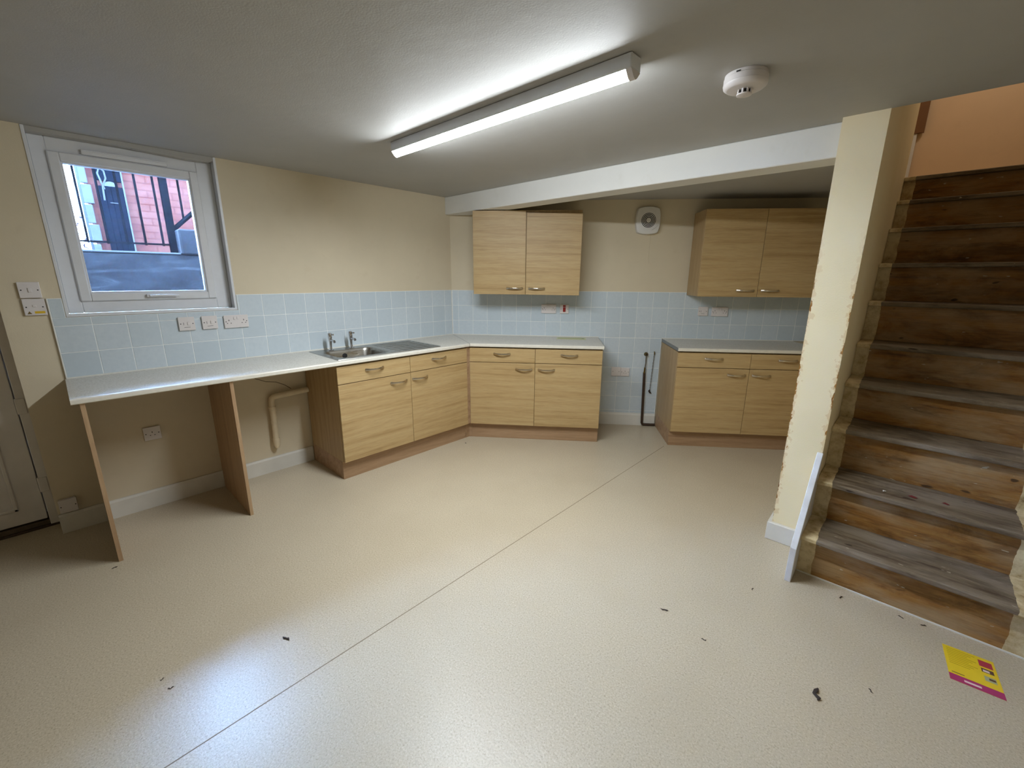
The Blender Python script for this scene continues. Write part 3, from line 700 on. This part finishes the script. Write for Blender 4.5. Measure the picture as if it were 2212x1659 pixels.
# ---------------------------------------------------------------- waste pipe and stray wire under the worktop
wp = empty('waste_pipe', (0.045, -1.506, 0.60)); tag(wp, 'painted plastic waste pipe elbowing down the wall beside the sink cabinet', 'pipe')
MB().tube([(0, 0.0, 0.006), (0, -0.225, -0.002), (0, -0.250, -0.005), (0, -0.264, -0.018), (0, -0.268, -0.040), (0, -0.268, -0.07), (0, -0.270, -0.335)], 0.0215, 14).build('pipe', M['pvc'], wp, smooth=True)
MB().lathe([(0.026, -0.110), (0.026, -0.075)], (0, -0.268, 0), 'z', 16).build('elbow_collar', M['pvc'], wp, smooth=True)
MB().lathe([(0.014, -0.405), (0.017, -0.395), (0.0245, -0.375), (0.0245, -0.325)], (0, -0.270, 0), 'z', 16).build('end_fitting', M['pvc'], wp, smooth=True)
for (y_, z_) in ((-0.268, -0.30), (-0.088, 0.0)): MB().box(-0.044, -0.018, y_-0.0125, y_+0.0125, z_-0.011, z_+0.011, 0.003).build('wall_clip', M['pvc'], wp)
b = MB().tube([(0.012, -1.93, 0.870), (0.014, -1.90, 0.80), (0.016, -1.85, 0.745), (0.030, -1.79, 0.715), (0.03, -1.72, 0.70), (0.022, -1.66, 0.665), (0.02, -1.62, 0.63)], 0.0022, 6)
tag(b.build('loose_wire', M['gaspipe'], smooth=True), 'thin dark loose wire hanging under the worktop by the waste pipe', 'wire')

# ---------------------------------------------------------------- ceiling lamp
lp = empty('ceiling_light', (1.865, -1.2875, CEIL)); tag(lp, 'long white batten ceiling light with glowing diffuser', 'light')
HLEN = 0.735
MB().box(-HLEN, HLEN, -0.033, 0.033, -0.047, -0.0005, 0.003).build('body', M['upvc'], lp)
prof = [(0.0280, -0.0475), (0.0215, -0.0555), (0.0150, -0.0630), (0.0085, -0.0690), (0.0035, -0.0715)]; prof += [(-y, z) for y, z in prof[::-1]]
MB().prism([(y, z) for y, z in prof], -HLEN+0.004, HLEN-0.022, axis='x').build('diffuser', M['lit'], lp, smooth=True)
ad = bpy.data.lights.new('led_strip', 'AREA'); ad.shape = 'RECTANGLE'; ad.size = 2*HLEN-0.04; ad.size_y = 0.05; ad.energy = TUBE_POWER; ad.color = (0.93, 1.0, 1.06); ad.spread = math.radians(166)
ao = bpy.data.objects.new('led_strip', ad); col.objects.link(ao); ao.parent = lp; ao.location = (0, 0, -0.0735)
prof2 = [(y*1.1, -0.0475+(z+0.0475)*1.08) for y, z in prof]
MB().prism(prof2, HLEN-0.0215, HLEN, axis='x').build('end_cap', M['plastic'], lp, smooth=True)
MB().prism(prof2, -HLEN, -HLEN+0.0035, axis='x').build('end_cap', M['plastic'], lp, smooth=True)

# ---------------------------------------------------------------- smoke alarm
sm = empty('smoke_alarm', (2.826, -0.882, CEIL)); tag(sm, 'round white smoke alarm on the ceiling', 'alarm')
MB().lathe([(0.072, -0.0005), (0.072, -0.010), (0.074, -0.012), (0.074, -0.030), (0.075, -0.031), (0.073, -0.040), (0.064, -0.047), (0.058, -0.048)], n=40).build('housing', M['plastic'], sm, smooth=True)
MB().lathe([(0.057, -0.046), (0.057, -0.0475), (0.02, -0.050)], n=32).build('lower_face', M['plastic'], sm, smooth=True)
for i in range(8):
    a = math.radians(45*i); MB().box(0.021, 0.024, -0.003, 0.003, -0.064, -0.048).build('sensor_rib', M['plastic'], sm, rz=a)
MB().lathe([(0.018, -0.049), (0.018, -0.0635)], n=20).build('sensor_core', M['dark'], sm)
MB().lathe([(0.026, -0.0635), (0.026, -0.067), (0.020, -0.069)], n=24).build('sensor_cap', M['plastic'], sm, smooth=True)
MB().box(-0.012, 0.002, -0.0735, -0.0725, -0.011, -0.006).build('side_slot', M['dark'], sm)

# ================================================================== STAIRCASE
ZN = [0.224, 0.443, 0.678, 0.894, 1.098, 1.340, 1.578, 1.815, 2.022, 2.213]
st = empty('staircase', (3.2005, -0.347, 0)); tag(st, 'bare worn wooden staircase rising beside the partition', 'stairs')
SW = 0.7965
trm = MB().box(0, SW, -0.045, 0.262, -0.026, 0.0, 0.006, 2).mesh('tread')
G = 0.236
for i, z in enumerate(ZN):
    y = G*i
    zp = ZN[i-1] if i else 0.0
    MB().box(0, SW, 0.0, 0.02, 0.0, z-0.026-zp, 0.001).build('riser', M['riser'], st, (0, y, zp))
    link('tread', trm, M['tread'], st, (0, y, z))
b = MB().prism([(-0.135, 0), (-0.130, 0.185), (0.226, 0.585), (0.226, 0.0)], -0.0245, 0.003, axis='x', bev=0.002)
b.build('string', M['string'], st)
MB().prism([(-0.05, 0), (-0.05, 0.20), (2.2, 2.34), (2.2, 2.0), (0.1, 0.0)], SW+0.001, SW+0.022, axis='x').build('string', M['string'], st)

# ================================================================== LOOSE ITEMS
# leaflet on the floor: local x across (0.146), y up the sheet (0.2)
lf = empty('leaflet', (3.829, -0.564, 0.0), math.radians(5.0)); tag(lf, 'yellow and magenta printed leaflet lying on the floor by the stairs', 'leaflet')
LW_, LH_ = 0.146, 0.204
pm = lambda n_, c: plain(n_, c, 0.4, var=0.03)
my, mm_, mw = pm('leaflet_yellow', C(232, 200, 44)), pm('leaflet_magenta', C(172, 52, 106)), pm('leaflet_white', C(236, 214, 212))
ml, mp_, md = pm('leaflet_text_tone', C(184, 152, 20)), pm('leaflet_pink', C(176, 56, 76)), pm('leaflet_dark', C(92, 62, 52))
def flat(name, x0, x1, y0, y1, mat, parent, z=0.0012):
    return MB().box(x0-LW_/2, x1-LW_/2, y0-LH_/2, y1-LH_/2, z-0.0004, z).build(name, mat, parent)
sh = MB().box(-LW_/2, LW_/2, -LH_/2, LH_/2, 0.0002, 0.0010).build('sheet', my, lf)
flat('magenta_band', 0, LW_, 0, 0.036, mm_, lf)
flat('white_bar', 0.040, 0.086, 0.012, 0.022, mw, lf, 0.0016)
for i in range(9): flat('text_line', 0.010, 0.092-0.012*(i % 3), 0.188-0.011*i, 0.191-0.011*i, ml, lf)
flat('text_line', 0.010, 0.045, 0.046, 0.050, md, lf)
flat('picture_pink', 0.100, 0.138, 0.150, 0.186, mp_, lf); flat('picture_dark', 0.102, 0.136, 0.118, 0.140, md, lf)
flat('picture_pale', 0.106, 0.124, 0.121, 0.132, mw, lf, 0.0016); flat('picture_grey', 0.104, 0.136, 0.070, 0.098, pm('leaflet_grey', C(170, 172, 140)), lf)
flat('picture_spot', 0.116, 0.134, 0.080, 0.090, md, lf, 0.0016)

# paper sheet on the corner worktop
ps = empty('paper_sheet', W(RB, 1.203, -0.150, 0.9003), RB+math.radians(-2)); tag(ps, 'pale yellow-green paper sheet lying on the corner worktop', 'paper')
MB().box(-0.140, 0.140, -0.065, 0.065, 0, 0.0015).build('sheet', pm('pale_green_paper', C(206, 206, 160)), ps)
MB().box(-0.128, 0.128, -0.040, 0.060, 0.0015, 0.0020).build('printed_area', pm('olive_print', C(182, 184, 122)), ps)
MB().box(0.10, 0.120, -0.010, 0.020, 0.0020, 0.0024).build('printed_mark', pm('dark_olive_print', C(120, 124, 76)), ps)

# crumbs of dead leaf on the floor
cr = [(1.742, -2.338, 1.0, 'dark leaf crumb on the open floor in front of the window, beside the seam'), (2.824, -1.094, 0.8, 'short dark twig on the floor between the seam and the partition'),
      (3.403, -1.104, 1.5, 'curled dark leaf scrap, the largest bit on the floor, towards the leaflet'), (3.547, -0.948, 0.5, 'tiny dark crumb between the curled leaf scrap and the leaflet'),
      (3.015, -1.139, 0.5, 'tiny dark crumb on open floor between the dark twig and the curled leaf scrap'), (3.081, -0.665, 0.5, 'tiny dark crumb on the floor in front of the white stair string'),
      (3.405, -0.435, 0.6, 'dark crumb at the foot of the bottom stair near its white string'), (3.615, -0.402, 0.6, 'dark crumb against the sealant line midway along the bottom stair'),
      (0.640, -0.400, 0.6, 'dark crumb on the floor in front of the angled corner plinth'), (0.628, -2.782, 0.6, 'dark crumb on the floor by the foot of the end support panel'),
      (1.667, -2.716, 0.5, 'larger of two faint crumbs on the floor well in front of the worktop'), (3.69, -0.39, 0.6, 'dark crumb between the bottom stair and the leaflet'),
      (1.60, -2.73, 0.4, 'smaller of two faint crumbs on the floor well in front of the worktop')]
for i, (x, y, s, lab) in enumerate(cr):
    b = MB(); n = 5; pts = []
    for j in range(n): pts.append((0.010*s*(j-2)+random.uniform(-.003, .003)*s, random.uniform(-.008, .008)*s, 0.0022*s+0.002*s*(j % 2)))
    b.tube(pts, 0.003*s, 6, [0.001*s, 0.004*s, 0.003*s, 0.0045*s, 0.001*s], (0.5, 1.2))
    o = b.build('leaf_crumb', M['crumb'], None, (x, y, 0.0), True, random.uniform(0, 3))
    tag(o, lab or 'tiny dark crumb of debris on the vinyl floor', 'debris', 'floor crumbs')
def on_tread(n_, x, y, mat, s, name, lab, grp):
    b = MB().tube([(-0.012*s, 0, 0.002), (-0.004*s, 0.002, 0.004), (0.005*s, -0.002, 0.003), (0.012*s, 0, 0.002)], 0.005*s, 6, [0.001, 0.007*s, 0.006*s, 0.001], (0.25, 1.0))
    tag(b.build(name, mat, None, (x, y, ZN[n_]+0.0005), True, random.uniform(-1, 1)), lab, 'debris', grp)
on_tread(1, 3.47, -0.075, M['chip'], 0.8, 'paint_chip', 'small white paint chip on the second stair', 'stair debris')
on_tread(1, 3.575, -0.055, M['petal'], 1.5, 'dried_petal', 'larger dark red dried petal on the second stair', 'stair debris')
on_tread(1, 3.69, -0.035, M['petal'], 1.1, 'dried_petal', 'smaller dark red dried petal on the second stair', 'stair debris')

# ================================================================== OUTSIDE THE WINDOW
struct(MB().box(-9.0, -0.18, -8.0, 6.0, -0.25, -0.05).build('ground_outside', M['paving']), 'paved yard outside the window')
aw = empty('retaining_wall', (-1.25, -2.3, -0.05)); tag(aw, 'dark stained low wall of the light well outside the window', 'wall')
MB().box(-0.15, 0.15, -1.6, 1.3, 0.0, 1.685, 0.01).build('wall_body', M['render'], aw)
MB().box(-0.155, 0.155, -1.6, 0.34, 1.6855, 1.699, 0.003).build('coping', M['coping'], aw)
sw_ = MB().box(-1.40, -1.08, -1.955, -1.0, 1.637, 1.838, 0.01).build('step_wall', M['render']); tag(sw_, 'dark raised block at the end of the light well wall', 'wall')
struct(MB().box(-9.0, -1.40, -8.0, 6.0, -0.05, 1.60).build('ground_upper', M['paving']), 'raised yard behind the light well')
rg = empty('iron_railing', (-1.25, -2.3, 1.65)); tag(rg, 'black iron railing with upright bars above the light well', 'railing')
for y in [-2.154-0.1135*i for i in range(-1, 9)]:
    MB().tube([(0, y+2.3, 0.055), (0, y+2.3, 0.95)], 0.008, 8).build('bar', M['iron'], rg)
MB().box(-0.025, 0.025, 0.300, 0.350, 0.0, 1.05, 0.002).build('post', M['iron'], rg)
MB().box(-0.006, 0.006, -1.3, 0.30, 0.060, 0.074).build('bottom_rail', M['iron'], rg)
MB().box(-0.02, 0.02, -1.3, 0.32, 0.94, 0.955).build('top_rail', M['iron'], rg)
MB().tube([(0, 0.345, 0.195), (0, 0.90, 0.72)], 0.017, 8).build('handrail', M['iron'], rg)
MB().tube([(0, 0.426, 0.285), (0, 0.426, 0.95)], 0.008, 8).build('bar', M['iron'], rg)
MB().tube([(0, 0.55, 0.40), (0, 0.55, 1.0)], 0.008, 8).build('bar', M['iron'], rg)
cl = MB().tube([(0.0, 0.0, 0.0), (0, 0.004, 0.10), (0.0, 0.030, 0.16), (0, 0.026, 0.21), (0, 0.002, 0.225), (0, -0.012, 0.19), (0, 0.0, 0.13), (0, 0.012, 0.08)], 0.006, 6)  # thin white tube bent into a curved loop at the railing
tag(cl.build('white_loop', M['white_out'], None, (-1.232, -2.352, 2.02), True), 'white curved loop beside the railing outside', 'cable')
bw = MB().box(-3.6, -3.2, -2.29, 2.0, 1.60, 3.25).build('brick_building', M['brick']); tag(bw, 'salmon painted brick building behind the railing', 'building')
q = MB()
for i in range(8): q.box(-3.19, -3.15, -2.345, -2.285+(0.02 if i % 2 else 0), 1.60+0.2*i, 1.60+0.2*i+0.19, 0.006)
tag(q.build('white_quoin', M['white_out']), 'white toothed corner stones of the salmon brick building', 'quoin')
gt = empty('dark_gate', (-3.17, -2.11, 1.60)); tag(gt, 'dark navy boarded gate against the salmon brick wall', 'gate')
for i in range(4): MB().box(0.0, 0.03, -0.10+0.049*i, -0.052+0.049*i, 0.0, 0.79, 0.003).build('board', M['navy'], gt)
MB().box(0.0, 0.04, 0.0965, 0.110, 0.0, 1.4, 0.002).build('white_edge', M['white_out'], gt)
MB().box(0.031, 0.04, -0.03, 0.035, 0.62, 0.628).build('letter_slot', M['white_out'], gt)
MB().box(0.0, 0.03, -0.10, 0.096, 0.845, 1.4).build('upper_panel', M['navy'], gt)
MB().prism([(-0.03+0.05*math.cos(math.radians(a))+0.03, 0.792+0.05*math.sin(math.radians(a))) for a in range(0, 181, 15)], 0.0, 0.028, axis='x').build('arched_light', M['white_out'], gt)
hb_ = MB().box(-7.5, -7.0, -4.2, -2.60, 1.60, 3.05).build('white_house', M['white_out']); tag(hb_, 'pale house far behind the railing', 'building')
dp = MB().tube([(-1.62, -2.452, 1.60), (-1.62, -2.452, 3.2)], 0.010, 10); tag(dp.build('pale_pole', M['white_out'], smooth=True), 'thin pale pole behind the railing bars', 'pole')
for i, (y, z, s) in enumerate(((-2.50, 1.62, 0.30), (-2.62, 1.62, 0.38))):
    b = MB(); r_ = empty('garden_shrub', (-3.5-0.5*i, y-0.14*i, 1.60)); tag(r_, ('mauve tinted shrub by the salmon brick building', 'mauve tinted shrub behind another shrub in the yard')[i], 'shrub')
    for j in range(160):
        a = random.uniform(0, 6.28); rr = s*0.45*math.sqrt(random.random()); h = s*1.7*random.random(); e = 0.035
        c0 = Vector((rr*math.cos(a), rr*math.sin(a), h)); d1 = Vector((random.uniform(-1, 1), random.uniform(-1, 1), random.uniform(-.3, 1))).normalized()*e; d2 = d1.cross(Vector((random.random(), random.random(), 1))).normalized()*e*0.4
        vs = [b.bm.verts.new(c0+v_) for v_ in (-d1, d2, d1, -d2)]; b.bm.faces.new(vs)
    o = b.build('foliage', M['purple'], r_); o['kind'] = 'stuff'
    MB().tube([(0, 0, 0), (0, 0, s)], 0.012, 6).build('stem', M['gaspipe'], r_)
